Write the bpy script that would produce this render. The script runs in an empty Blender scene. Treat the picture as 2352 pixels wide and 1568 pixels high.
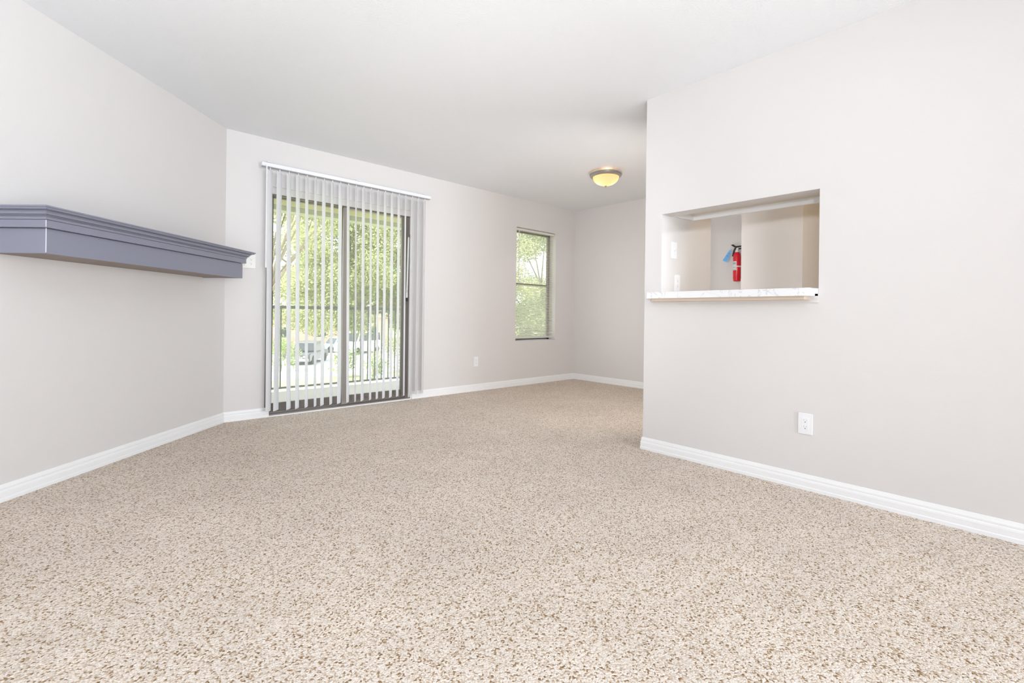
import bpy, bmesh, math, random
import numpy as np
from mathutils import Vector, Matrix

C = bpy.context.scene
COL = C.collection
R = math.radians
random.seed(7)
NP = np.random.default_rng(11)

# ------------------------------------------------------------------ camera
H = 2.44
cam_d = bpy.data.cameras.new('camera'); cam = bpy.data.objects.new('camera', cam_d); COL.objects.link(cam)
cam_d.sensor_fit = 'HORIZONTAL'; cam_d.sensor_width = 36.0
cam_d.lens = 36.0 * 1082.818 / 2352.0
cam_d.shift_y = -(784.0 - 721.83) / 2352.0
cam_d.clip_start = 0.02; cam_d.clip_end = 500
cam.matrix_world = (Matrix.Translation((0, 0, 0.9282)) @ Matrix.Rotation(R(47.8945 - 90), 4, 'Z')
                    @ Matrix.Rotation(R(90), 4, 'X') @ Matrix.Rotation(0.012975, 4, 'Z'))
C.camera = cam

# ------------------------------------------------------------------ sky, sun, area lights, exposure
w = bpy.data.worlds.new('sky'); C.world = w; w.use_nodes = True
bg = w.node_tree.nodes['Background']
bg.inputs[0].default_value = (0.86, 0.93, 1.0, 1); bg.inputs[1].default_value = 3.0

def lamp(name, kind, loc, energy, color=(1, 1, 1), size=0.1, size_y=None, direction=None):
    d = bpy.data.lights.new(name, kind); o = bpy.data.objects.new(name, d); COL.objects.link(o)
    o.location = loc; d.energy = energy; d.color = color
    if kind == 'AREA':
        d.shape = 'RECTANGLE'; d.size = size; d.size_y = size_y or size
    elif kind == 'POINT':
        d.shadow_soft_size = size
    elif kind == 'SUN':
        d.angle = size
    if direction is not None:
        o.rotation_euler = Vector(direction).to_track_quat('-Z', 'Y').to_euler()
    return o

lamp('sun', 'SUN', (0, 0, 12), 14.0, (1, 0.95, 0.84), R(0.6), direction=(0.62, -0.115, -1.0))
st_ = lamp('far_fill_spot', 'SPOT', (-3.9, -1.55, 0.72), 400.0, (0.93, 0.965, 1.0), 0.10, direction=(8.2, 3.45, 0.87))  # unseen fill added behind the camera to brighten the far end and kitchen
st_.data.spot_size = R(29); st_.data.spot_blend = 1.0; st_.data.shadow_soft_size = 0.10
lamp('fill_behind', 'AREA', (1.1, -6.8, 1.35), 315.0, (0.86, 0.935, 1.0), 3.0, 2.0, direction=(-0.04, 1, 0.03))  # soft area fill added behind the camera; that wall has no window
bl_ = lamp('bounce_light', 'AREA', (-0.7, -1.2, 0.45), 100.0, (0.86, 0.93, 1.0), 2.6, 2.2, direction=(0.15, 0.75, 1))
bl_.data.spread = R(110)
lamp('nook_fill', 'AREA', (3.25, 1.88, 1.22), 17.5, (1.0, 0.975, 0.95), 0.42, 1.1, direction=(0.75, 1, -0.06))  # unseen fill added behind the partition to lift the dining nook
fl_ = lamp('camera_flash', 'SPOT', (-0.05, 0.02, 1.28), 175.0, (0.96, 0.975, 1.0), direction=(0.70, 0.9, 0.0))
fl_.data.spot_size = R(62); fl_.data.spot_blend = 1.0; fl_.data.shadow_soft_size = 0.06
lamp('kitchen_lamp', 'POINT', (3.75, 0.2, 2.2), 10.0, (1.0, 0.74, 0.42), 0.12)
uc_ = lamp('kitchen_edge_fill', 'SPOT', (3.55, -0.10, 1.62), 31.0, (0.90, 0.95, 1.0), direction=(0.18, 0, -1.0))  # added unseen spot; its flat cutoff shapes the shadow edge on the pantry wall
uc_.data.spot_size = R(180); uc_.data.spot_blend = 0.008; uc_.data.shadow_soft_size = 0.02

C.view_settings.view_transform = 'Standard'; C.view_settings.look = 'None'
C.view_settings.gamma = 1.0; C.view_settings.use_curve_mapping = False
C.view_settings.exposure = 0.07

# ------------------------------------------------------------------ materials
MATS = {}
def mat(name, color, rough=0.6, metal=0.0, spec=0.5, bump=None, bump_scale=60.0, var=0.0, var_scale=3.0, emit=None, sub=None):
    if name in MATS: return MATS[name]
    m = bpy.data.materials.new(name); m.use_nodes = True; nt = m.node_tree; N = nt.nodes; L = nt.links
    b = N['Principled BSDF']
    b.inputs['Base Color'].default_value = (*color, 1); b.inputs['Roughness'].default_value = rough
    b.inputs['Metallic'].default_value = metal; b.inputs['Specular IOR Level'].default_value = spec
    tc = N.new('ShaderNodeTexCoord')
    if var:
        nz = N.new('ShaderNodeTexNoise'); nz.inputs['Scale'].default_value = var_scale; nz.inputs['Detail'].default_value = 4
        L.new(tc.outputs['Object'], nz.inputs['Vector'])
        mx = N.new('ShaderNodeMix'); mx.data_type = 'RGBA'
        mx.inputs['A'].default_value = (*[max(0, c * (1 - var)) for c in color], 1)
        mx.inputs['B'].default_value = (*[min(1, c * (1 + var)) for c in color], 1)
        L.new(nz.outputs['Fac'], mx.inputs['Factor']); L.new(mx.outputs['Result'], b.inputs['Base Color'])
    if bump:
        nz = N.new('ShaderNodeTexNoise'); nz.inputs['Scale'].default_value = bump_scale; nz.inputs['Detail'].default_value = 3
        L.new(tc.outputs['Object'], nz.inputs['Vector'])
        bp = N.new('ShaderNodeBump'); bp.inputs['Strength'].default_value = bump; bp.inputs['Distance'].default_value = 0.004
        L.new(nz.outputs['Fac'], bp.inputs['Height']); L.new(bp.outputs['Normal'], b.inputs['Normal'])
    if emit:
        b.inputs['Emission Color'].default_value = (*emit[0], 1); b.inputs['Emission Strength'].default_value = emit[1]
    MATS[name] = m
    return m

def glass_mat():
    m = bpy.data.materials.new('window_glass'); m.use_nodes = True; nt = m.node_tree; N = nt.nodes; L = nt.links
    N.remove(N['Principled BSDF'])
    t = N.new('ShaderNodeBsdfTransparent'); t.inputs[0].default_value = (0.96, 0.98, 0.97, 1)
    g = N.new('ShaderNodeBsdfGlossy'); g.inputs['Roughness'].default_value = 0.02
    fr = N.new('ShaderNodeFresnel'); fr.inputs['IOR'].default_value = 1.18
    mx = N.new('ShaderNodeMixShader'); L.new(fr.outputs[0], mx.inputs[0]); L.new(t.outputs[0], mx.inputs[1]); L.new(g.outputs[0], mx.inputs[2])
    tr = N.new('ShaderNodeBsdfTranslucent'); tr.inputs[0].default_value = (0.95, 0.95, 0.93, 1)
    m2 = N.new('ShaderNodeMixShader'); m2.inputs[0].default_value = 0.09      # pale veil mixed in to stand for glare haze
    L.new(mx.outputs[0], m2.inputs[1]); L.new(tr.outputs[0], m2.inputs[2])
    L.new(m2.outputs[0], N['Material Output'].inputs[0]); return m

def leaf_mat(name, c1, c2, c3):
    m = bpy.data.materials.new(name); m.use_nodes = True; nt = m.node_tree; N = nt.nodes; L = nt.links
    N.remove(N['Principled BSDF'])
    at = N.new('ShaderNodeAttribute'); at.attribute_name = 'tone'
    cr = N.new('ShaderNodeValToRGB'); e = cr.color_ramp.elements
    e[0].position = 0.0; e[0].color = (*c1, 1); e[1].position = 1.0; e[1].color = (*c3, 1)
    k = cr.color_ramp.elements.new(0.55); k.color = (*c2, 1)
    L.new(at.outputs['Fac'], cr.inputs[0])
    d = N.new('ShaderNodeBsdfDiffuse'); t = N.new('ShaderNodeBsdfTranslucent')
    L.new(cr.outputs[0], d.inputs[0]); L.new(cr.outputs[0], t.inputs[0])
    mx = N.new('ShaderNodeMixShader'); mx.inputs[0].default_value = 0.4
    L.new(d.outputs[0], mx.inputs[1]); L.new(t.outputs[0], mx.inputs[2]); L.new(mx.outputs[0], N['Material Output'].inputs[0])
    return m

def carpet_mat():
    m = bpy.data.materials.new('speckled_carpet'); m.use_nodes = True; nt = m.node_tree; N = nt.nodes; L = nt.links
    b = N['Principled BSDF']; b.inputs['Roughness'].default_value = 0.95; b.inputs['Specular IOR Level'].default_value = 0.1
    tc = N.new('ShaderNodeTexCoord')
    nz = N.new('ShaderNodeTexNoise'); nz.inputs['Scale'].default_value = 130; nz.inputs['Detail'].default_value = 2
    L.new(tc.outputs['Object'], nz.inputs['Vector'])
    off = N.new('ShaderNodeVectorMath'); off.operation = 'MULTIPLY_ADD'
    off.inputs[1].default_value = (0.008, 0.008, 0.0)
    L.new(nz.outputs['Color'], off.inputs[0]); L.new(tc.outputs['Object'], off.inputs[2])
    vo = N.new('ShaderNodeTexVoronoi'); vo.inputs['Scale'].default_value = 200; vo.voronoi_dimensions = '2D'
    L.new(off.outputs[0], vo.inputs['Vector'])
    sp = N.new('ShaderNodeSeparateColor'); L.new(vo.outputs['Color'], sp.inputs[0])
    cr = N.new('ShaderNodeValToRGB'); E = cr.color_ramp.elements
    E[0].position = 0.0; E[0].color = (0.27, 0.165, 0.08, 1)
    E[1].position = 1.0; E[1].color = (0.97, 0.88, 0.80, 1)
    for p, c in ((0.08, (0.46, 0.315, 0.185)), (0.17, (0.68, 0.54, 0.415)), (0.4, (0.83, 0.715, 0.615)), (0.75, (0.92, 0.81, 0.715))):
        k = E.new(p); k.color = (*c, 1)
    L.new(sp.outputs[0], cr.inputs[0])
    # dark gaps between the tufts
    dk = N.new('ShaderNodeMapRange'); dk.inputs['From Min'].default_value = 0.35; dk.inputs['From Max'].default_value = 0.85
    dk.inputs['To Min'].default_value = 1.0; dk.inputs['To Max'].default_value = 0.68
    L.new(vo.outputs['Distance'], dk.inputs['Value'])
    pn = N.new('ShaderNodeTexNoise'); pn.inputs['Scale'].default_value = 2.3; pn.inputs['Detail'].default_value = 5; pn.inputs['Roughness'].default_value = 0.65
    L.new(tc.outputs['Object'], pn.inputs['Vector'])
    pm = N.new('ShaderNodeMapRange'); pm.inputs['From Min'].default_value = 0.3; pm.inputs['From Max'].default_value = 0.7
    pm.inputs['To Min'].default_value = 0.92; pm.inputs['To Max'].default_value = 1.05
    L.new(pn.outputs['Fac'], pm.inputs['Value'])
    mu = N.new('ShaderNodeMath'); mu.operation = 'MULTIPLY'; L.new(dk.outputs[0], mu.inputs[0]); L.new(pm.outputs[0], mu.inputs[1])
    vm = N.new('ShaderNodeVectorMath'); vm.operation = 'SCALE'; L.new(cr.outputs[0], vm.inputs[0]); L.new(mu.outputs[0], vm.inputs['Scale'])
    L.new(vm.outputs[0], b.inputs['Base Color'])
    inv = N.new('ShaderNodeMath'); inv.operation = 'SUBTRACT'; inv.inputs[0].default_value = 1.0; L.new(vo.outputs['Distance'], inv.inputs[1])
    bp = N.new('ShaderNodeBump'); bp.inputs['Strength'].default_value = 0.7; bp.inputs['Distance'].default_value = 0.004
    L.new(inv.outputs[0], bp.inputs['Height']); L.new(bp.outputs['Normal'], b.inputs['Normal'])
    return m

def marble_mat():
    m = bpy.data.materials.new('white_veined_laminate'); m.use_nodes = True; nt = m.node_tree; N = nt.nodes; L = nt.links
    b = N['Principled BSDF']; b.inputs['Roughness'].default_value = 0.35
    tc = N.new('ShaderNodeTexCoord')
    nz = N.new('ShaderNodeTexNoise'); nz.inputs['Scale'].default_value = 9; nz.inputs['Detail'].default_value = 8; nz.inputs['Distortion'].default_value = 1.5
    L.new(tc.outputs['Object'], nz.inputs['Vector'])
    cr = N.new('ShaderNodeValToRGB'); E = cr.color_ramp.elements
    E[0].position = 0.485; E[0].color = (0.84, 0.84, 0.85, 1); E[1].position = 0.52; E[1].color = (0.84, 0.84, 0.85, 1)
    k = E.new(0.502); k.color = (0.62, 0.63, 0.65, 1)
    L.new(nz.outputs['Fac'], cr.inputs[0]); L.new(cr.outputs[0], b.inputs['Base Color'])
    return m

def translucent_mat(name, color, mixf=0.7):
    m = bpy.data.materials.new(name); m.use_nodes = True; nt = m.node_tree; N = nt.nodes; L = nt.links
    N.remove(N['Principled BSDF'])
    t = N.new('ShaderNodeBsdfTranslucent'); t.inputs[0].default_value = (*color, 1)
    d = N.new('ShaderNodeBsdfDiffuse'); d.inputs[0].default_value = (*color, 1)
    mx = N.new('ShaderNodeMixShader'); mx.inputs[0].default_value = mixf
    L.new(d.outputs[0], mx.inputs[1]); L.new(t.outputs[0], mx.inputs[2]); L.new(mx.outputs[0], N['Material Output'].inputs[0])
    return m

WALL = mat('greige_wall_paint', (0.735, 0.708, 0.695), 0.75, spec=0.25, bump=0.10, bump_scale=70)
CEIL = mat('white_textured_ceiling', (0.885, 0.89, 0.905), 0.85, spec=0.15, bump=0.45, bump_scale=130)
TRIM = mat('white_trim_paint', (0.91, 0.912, 0.92), 0.4)
CARPET = carpet_mat()
MANTEL = mat('slate_blue_grey_paint', (0.245, 0.25, 0.315), 0.42, bump=0.03, bump_scale=40)
CAULK = mat('pale_lilac_filler', (0.66, 0.65, 0.76), 0.6)
UNDER = mat('shaded_brown_underside', (0.30, 0.245, 0.225), 0.8, var=0.12, var_scale=20)  # brown stands in for grey paint in warm shade under the mantel
VINYL = mat('white_blind_vinyl', (0.84, 0.845, 0.87), 0.5)
SLATV = translucent_mat('translucent_slat_vinyl', (0.95, 0.95, 0.965), 0.5)
CREAM = mat('cream_blind_slat', (0.80, 0.775, 0.72), 0.5)
BRONZE = mat('bronze_anodised_frame', (0.23, 0.20, 0.185), 0.45, metal=0.25)
TAUPE = mat('taupe_door_stile', (0.40, 0.36, 0.335), 0.4, metal=0.3)
GLASS = glass_mat()
PLATE = mat('white_plate_plastic', (0.88, 0.88, 0.90), 0.3)
IVORY = mat('ivory_plate_plastic', (0.84, 0.83, 0.80), 0.35)
DARK = mat('black_slot', (0.02, 0.02, 0.022), 0.6)
SLOT = mat('grey_slot', (0.45, 0.45, 0.46), 0.6)
NICKEL = mat('brushed_nickel', (0.50, 0.47, 0.44), 0.32, metal=0.9)
BRASS = mat('brass_connector', (0.55, 0.40, 0.20), 0.35, metal=0.9)
RED = mat('red_enamel', (0.72, 0.012, 0.03), 0.22)
BLACKP = mat('black_plastic', (0.012, 0.012, 0.014), 0.4)
LABELW = mat('white_paper_label', (0.78, 0.77, 0.76), 0.6)
LABELG = mat('grey_print', (0.42, 0.45, 0.50), 0.6)
TAGBLUE = mat('sky_blue_card', (0.20, 0.50, 0.92), 0.6)
TAGINK = mat('blue_ink', (0.05, 0.17, 0.42), 0.6)
MARBLE = marble_mat()
SILLSHADE = mat('tan_sill_shade', (0.62, 0.50, 0.40), 0.7)
CABIN = mat('cream_cabinet_inside', (0.72, 0.66, 0.55), 0.6)
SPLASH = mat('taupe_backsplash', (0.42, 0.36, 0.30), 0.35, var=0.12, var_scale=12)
CONC = mat('balcony_concrete', (0.52, 0.48, 0.45), 0.85, var=0.08, var_scale=5)
SOFFIT = mat('olive_soffit_paint', (0.62, 0.585, 0.39), 0.8)
BEAMC = mat('grey_green_beam_paint', (0.36, 0.37, 0.31), 0.7)
RAILC = mat('dark_grey_green_metal', (0.07, 0.085, 0.08), 0.5)
STUCCO = mat('exterior_stucco', (0.62, 0.58, 0.48), 0.9)
BARK = mat('oak_bark', (0.25, 0.20, 0.15), 0.95, bump=0.6, bump_scale=15, var=0.25, var_scale=4)
LEAF = leaf_mat('oak_leaf', (0.17, 0.205, 0.10), (0.40, 0.42, 0.23), (0.70, 0.66, 0.42))
LEAFB = leaf_mat('deep_green_leaf', (0.10, 0.17, 0.085), (0.24, 0.32, 0.15), (0.45, 0.48, 0.25))
LEAFY = leaf_mat('light_shrub_leaf', (0.15, 0.22, 0.07), (0.30, 0.38, 0.13), (0.48, 0.52, 0.22))
GRASS = mat('dry_lawn', (0.30, 0.33, 0.13), 0.95, var=0.3, var_scale=0.8)
LOT = mat('pale_concrete_lot', (0.50, 0.49, 0.48), 0.9, var=0.1, var_scale=0.6)
PINK = mat('pink_stucco', (0.60, 0.40, 0.33), 0.9)
CARDARK = mat('dark_grey_car_paint', (0.09, 0.095, 0.11), 0.25, metal=0.4)
CARBLUE = mat('light_blue_car_paint', (0.42, 0.54, 0.62), 0.25)
CARWHITE = mat('white_car_paint', (0.80, 0.80, 0.80), 0.25)
CARGLASS = mat('tinted_car_glass', (0.03, 0.035, 0.04), 0.08)
TYRE = mat('black_tyre', (0.02, 0.02, 0.02), 0.9)
CHROME = mat('chrome', (0.75, 0.75, 0.76), 0.15, metal=1.0)
SIGNC = mat('slate_blue_sign', (0.13, 0.19, 0.27), 0.5)
SIGNW = mat('white_sign_post', (0.8, 0.8, 0.8), 0.5)
DOME = translucent_mat('frosted_alabaster_glass', (1.0, 0.84, 0.57), 0.8)

# ------------------------------------------------------------------ mesh helpers
class MB:
    def __init__(s): s.bm = bmesh.new()
    def box(s, x0, x1, y0, y1, z0, z1):
        p = [(x0, y0, z0), (x1, y0, z0), (x1, y1, z0), (x0, y1, z0), (x0, y0, z1), (x1, y0, z1), (x1, y1, z1), (x0, y1, z1)]
        v = [s.bm.verts.new(q) for q in p]
        for f in ((3, 2, 1, 0), (4, 5, 6, 7), (0, 1, 5, 4), (1, 2, 6, 5), (2, 3, 7, 6), (3, 0, 4, 7)):
            s.bm.faces.new([v[i] for i in f])
        return s
    def prism(s, poly, O, U, V, W, a, b):
        """polygon (u,v) in the plane U,V swept along W from a to b (all vectors)"""
        O, U, V, W = map(Vector, (O, U, V, W))
        A = [s.bm.verts.new(O + U * u + V * v + W * a) for u, v in poly]
        B = [s.bm.verts.new(O + U * u + V * v + W * b) for u, v in poly]
        n = len(poly); s.bm.faces.new(A[::-1]); s.bm.faces.new(B)
        for i in range(n):
            j = (i + 1) % n; s.bm.faces.new((A[i], A[j], B[j], B[i]))
        return s
    def sweep(s, prof, path, closed_prof=False):
        """prof: list of functions/points per path station: path is list of lists of 3D points"""
        rows = [[s.bm.verts.new(p) for p in st] for st in path]
        for r0, r1 in zip(rows, rows[1:]):
            n = len(r0)
            for i in range(n if closed_prof else n - 1):
                j = (i + 1) % n; s.bm.faces.new((r0[i], r0[j], r1[j], r1[i]))
        if closed_prof:
            s.bm.faces.new(rows[0][::-1]); s.bm.faces.new(rows[-1])
        return s
    def tube(s, pts, r, n=10, r1=None):
        pts = [Vector(p) for p in pts]; rows = []
        for i, p in enumerate(pts):
            d = (pts[min(i + 1, len(pts) - 1)] - pts[max(i - 1, 0)]).normalized()
            u = d.orthogonal().normalized() if abs(d.z) > 0.99 else d.cross(Vector((0, 0, 1))).normalized()
            v = d.cross(u).normalized()
            rr = r if r1 is None else r + (r1 - r) * i / max(1, len(pts) - 1)
            rows.append([s.bm.verts.new(p + (u * math.cos(k * 2 * math.pi / n) + v * math.sin(k * 2 * math.pi / n)) * rr) for k in range(n)])
        for a, b in zip(rows, rows[1:]):
            for i in range(n):
                j = (i + 1) % n; s.bm.faces.new((a[i], a[j], b[j], b[i]))
        s.bm.faces.new(rows[0][::-1]); s.bm.faces.new(rows[-1])
        return s
    def lathe(s, prof, c=(0, 0), n=40, cap=False):
        """prof: list of (radius, z)"""
        rows = []
        for r, z in prof:
            if r < 1e-6: rows.append([s.bm.verts.new((c[0], c[1], z))])
            else: rows.append([s.bm.verts.new((c[0] + r * math.cos(k * 2 * math.pi / n), c[1] + r * math.sin(k * 2 * math.pi / n), z)) for k in range(n)])
        for a, b in zip(rows, rows[1:]):
            for i in range(n):
                j = (i + 1) % n
                if len(a) == 1 and len(b) == 1: continue
                if len(a) == 1: s.bm.faces.new((a[0], b[j], b[i]))
                elif len(b) == 1: s.bm.faces.new((a[i], a[j], b[0]))
                else: s.bm.faces.new((a[i], a[j], b[j], b[i]))
        return s
    def build(s, name, material, parent=None, bevel=0.0, smooth=False):
        bmesh.ops.recalc_face_normals(s.bm, faces=s.bm.faces)
        if bevel:
            bmesh.ops.bevel(s.bm, geom=list(s.bm.edges), offset=bevel, segments=2, affect='EDGES', clamp_overlap=True)
        if smooth:
            for f in s.bm.faces: f.smooth = True
        me = bpy.data.meshes.new(name); s.bm.to_mesh(me); s.bm.free(); me.materials.append(material)
        if smooth:
            try: me.set_sharp_from_angle(angle=R(40))
            except Exception: pass
        o = bpy.data.objects.new(name, me); COL.objects.link(o)
        if parent: o.parent = parent; o.matrix_parent_inverse = Matrix.Translation(-parent.location) if parent.type == 'EMPTY' and parent.parent is None else Matrix.Identity(4)
        return o

def child(o, parent):
    """parent o (built in world coordinates) under parent without moving it"""
    bpy.context.view_layer.update()
    o.parent = parent; o.matrix_parent_inverse = parent.matrix_world.inverted()
    return o
def part(mb, name, material, parent, bevel=0.0, smooth=False):
    o = mb.build(name, material, None, bevel, smooth)
    o.parent = parent; o.matrix_parent_inverse = PINV[parent.name]
    PINV[o.name] = Matrix.Identity(4)
    return o
PINV = {}
def thing(name, label, cat, loc=(0, 0, 0), group=None):
    o = bpy.data.objects.new(name, None); COL.objects.link(o); o.location = loc; o.empty_display_size = 0.1
    o['label'] = label; o['category'] = cat
    if group: o['group'] = group
    PINV[o.name] = Matrix.Translation(-Vector(loc)); return o
def tag(o, label, cat, group=None):
    o['label'] = label; o['category'] = cat
    if group: o['group'] = group
    PINV[o.name] = Matrix.Identity(4); return o
def struct(mb, name, material, label=None, **k):
    o = mb.build(name, material, None, **k); o['kind'] = 'structure'
    if label: o['label'] = label
    PINV[o.name] = Matrix.Identity(4); return o
def sgroup(name, label):
    o = bpy.data.objects.new(name, None); COL.objects.link(o); o['kind'] = 'structure'; o['label'] = label
    PINV[o.name] = Matrix.Identity(4); return o
def copy_child(src, parent, name=None):
    c = src.copy(); COL.objects.link(c); c.parent = parent; return c

# ------------------------------------------------------------------ room geometry (metres)
YB, XA, XB, XR, YC = 4.508, 0.8533, 5.2983, 2.9036, 1.8296
AL = R(-133.5843)
DL = Vector((math.cos(AL), math.sin(AL), 0)); NL = Vector((-DL.y, DL.x, 0))
A = Vector((XA, YB, 0))
if NL.dot(-A) < 0: NL = -NL
LEN_L = 8.5
Lend = A + DL * LEN_L          # where the angled wall meets the near left wall
XL = Lend.x; YF = -7.0; TW = 0.15
Z = Vector((0, 0, 1))

struct(MB().box(XL - 0.2, XB + 0.2, YF - 0.2, YB + TW, -0.12, 0.0), 'floor', CARPET, 'speckled beige carpet over the whole floor')
struct(MB().box(XL - 0.2, XB + 0.2, YF - 0.2, YB + TW, H, H + 0.15), 'ceiling', CEIL, 'white textured ceiling')
# back wall with the sliding door opening and the window opening
DX0, DX1, DZ = 1.165, 2.602, 2.03
WX0, WX1, WZ0, WZ1 = 4.138, 4.892, 0.582, 2.069
b = MB()
b.box(XA - 0.4, DX0, YB, YB + TW, 0, H); b.box(DX0, DX1, YB, YB + TW, DZ, H); b.box(DX1, WX0, YB, YB + TW, 0, H)
b.box(WX0, WX1, YB, YB + TW, 0, WZ0); b.box(WX0, WX1, YB, YB + TW, WZ1, H); b.box(WX1, XB + 0.15, YB, YB + TW, 0, H)
struct(b, 'wall_back', WALL, 'pale wall with the sliding door and the small window')
struct(MB().prism([(0, 0), (LEN_L, 0), (LEN_L + .15, -0.15), (-0.0, -0.15)], A, DL, NL, Z, 0, H), 'wall_left', WALL, 'angled pale wall behind the mantel shelf')
struct(MB().box(XL - 0.15, XL, YF, Lend.y + 0.06, 0, H), 'wall_left_near', WALL)
struct(MB().box(XL - 0.15, XR + 0.12, YF - 0.15, YF, 0, H), 'wall_front', WALL)
struct(MB().box(XB, XB + 0.15, YF, YB, 0, H), 'wall_far', WALL, 'far wall of the dining nook')
# right wall with the pass-through
OY0, OY1, OZ0, OZ1 = 0.772, 1.702, 1.06, 1.622
b = MB()
b.box(XR, XR + 0.12, YF, OY0, 0, H); b.box(XR, XR + 0.12, OY1, YC, 0, H)
b.box(XR, XR + 0.12, OY0, OY1, 0, OZ0); b.box(XR, XR + 0.12, OY0, OY1, OZ1, H)
struct(b, 'wall_right', WALL, 'pale wall with the kitchen pass-through')
struct(MB().box(XR + 0.12, 3.628, 1.702, YC, 0, H), 'wall_partition', WALL, 'short wall between kitchen and dining nook')
struct(MB().box(4.5, 5.0, 1.318, 1.822, 0, H), 'wall_pantry', WALL, 'pantry wall seen through the pass-through')
TAN = mat('tan_shade_tone', (0.62, 0.51, 0.32), 0.7)  # tan puts the warm shade outside the flash into the wall colour
struct(MB().box(XB - 0.006, XB, -1.6, 1.318, 0, H), 'trim_4', TAN, 'wall strip right of the pantry wall, toned tan for shade the flash misses')
struct(MB().box(XR + 0.12, XB, -1.7, -1.6, 0, H), 'wall_kitchen', WALL)

# baseboards: moulded profile (depth, height)
BP = [(0, 0), (0.0135, 0), (0.0135, 0.016), (0.0112, 0.020), (0.0118, 0.045), (0.0105, 0.053), (0.0082, 0.056), (0.0088, 0.066), (0.0062, 0.076), (0.0045, 0.083), (0, 0.084)]
def baseboard(name, P0, W, nrm, a, b_, label=None):
    return struct(MB().prism(BP, P0, nrm, Z, W, a, b_), name, TRIM, label)
baseboard('baseboard_left', A, DL, NL, -0.006, 1.62, 'white baseboard along the angled wall')
# its near continuation is pieced on with a visible joint
kd = Vector((math.cos(AL + R(0.8)), math.sin(AL + R(0.8)), 0))
baseboard('baseboard_left_near', A + DL * 1.619 + NL * 0.0008, DL, NL, 0, LEN_L - 1.62)
X = Vector((1, 0, 0)); Y = Vector((0, 1, 0))
baseboard('baseboard_back_left', (XA, YB, 0), X, -Y, 0.0, 1.20 - XA, 'short white baseboard left of the sliding door')
baseboard('baseboard_back', (0, YB, 0), X, -Y, 2.622, XB, 'white baseboard under the window')
baseboard('baseboard_far', (XB, 0, 0), Y, -X, 1.0, YB, 'white baseboard on the far nook wall')
bmB = MB(); prof = BP
rows = []
for (base, d) in (((XR, YF, 0), Vector((-1, 0, 0))), ((XR, YC, 0), Vector((-1, 1, 0))), ((3.628, YC, 0), Vector((0, 1, 0)))):
    rows.append([Vector(base) + d * u + Z * v for u, v in prof])
bmB.sweep(None, rows, closed_prof=True)
struct(bmB, 'baseboard_right', TRIM, 'white baseboard wrapping the end of the right wall')
b = MB(); b.box(DX0 + 0.03, DX1, YB - 0.022, YB + 0.02, 0.0, 0.010); struct(b, 'trim_1', TRIM, 'thin pale carpet strip at the sliding door', bevel=0.002)

# ------------------------------------------------------------------ sliding glass door
door = sgroup('door_1', 'bronze framed sliding glass door to the balcony')
FY0, FY1 = YB + 0.022, YB + 0.145
part(MB().box(DX0, DX1, YB + 0.012, YB + 0.05, 1.968, DZ), 'head_board', WALL, door)
b = MB(); b.box(2.588, DX1, YB + 0.012, YB + 0.05, 0.0, 1.97); part(b, 'side_board', WALL, door)
fr = MB(); fr.box(DX0, DX0 + 0.035, FY0, FY1, 0, 1.968); part(fr, 'jamb', BRONZE, door, 0.002)
fr = MB(); fr.box(2.552, 2.588, FY0, FY1, 0, 1.968); part(fr, 'jamb', BRONZE, door, 0.002)
part(MB().box(DX0, 2.588, FY0, FY1, 1.959, 1.968), 'head_track', BRONZE, door, 0.002)
sl = MB(); sl.box(DX0, DX1, YB - 0.004, FY1 + 0.03, 0.0, 0.02); sl.box(DX0, DX1, YB + 0.04, YB + 0.047, 0.02, 0.034); sl.box(DX0, DX1, YB + 0.10, YB + 0.107, 0.02, 0.034)
part(sl, 'sill_track', BRONZE, door)
def panel(name, x0, x1, y0, y1, mats, stl, str_, rb):
    p = MB().box(x0, x0 + stl, y0, y1, 0.024, 1.959).build(name, mats[0], None, 0.002)
    p.parent = door; p.matrix_parent_inverse = Matrix.Identity(4); PINV[p.name] = Matrix.Identity(4)
    for nm, bx, m in (('stile', (x1 - str_, x1, y0, y1, 0.024, 1.959), mats[1]), ('rail', (x0 + stl, x1 - str_, y0 + .003, y1 - .003, 0.024, 0.024 + rb), BRONZE), ('rail', (x0 + stl, x1 - str_, y0 + .003, y1 - .003, 1.946, 1.959), TAUPE)):
        part(MB().box(*bx), nm, m, p, 0.002)
    ym = (y0 + y1) / 2
    part(MB().box(x0 + stl, x1 - str_, ym - 0.003, ym + 0.003, 0.024 + rb, 1.946), 'pane', GLASS, p)
    return p
pl = panel('fixed_panel', 1.20, 1.905, YB + 0.088, YB + 0.118, (BRONZE, BRONZE), 0.045, 0.05, 0.075)
prr = panel('sliding_panel', 1.866, 2.552, YB + 0.030, YB + 0.060, (TAUPE, BRONZE), 0.055, 0.045, 0.085)
b = MB(); b.box(1.914, 1.926, YB + 0.016, YB + 0.032, 1.02, 1.16); part(b, 'pull_handle', BLACKP, prr, 0.003)
b = MB(); b.tube([(1.236, YB + 0.085, 0.90), (1.236, YB + 0.062, 0.92), (1.236, YB + 0.062, 1.10), (1.236, YB + 0.085, 1.12)], 0.006, 8); part(b, 'pull_handle', BRONZE, pl)
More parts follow.
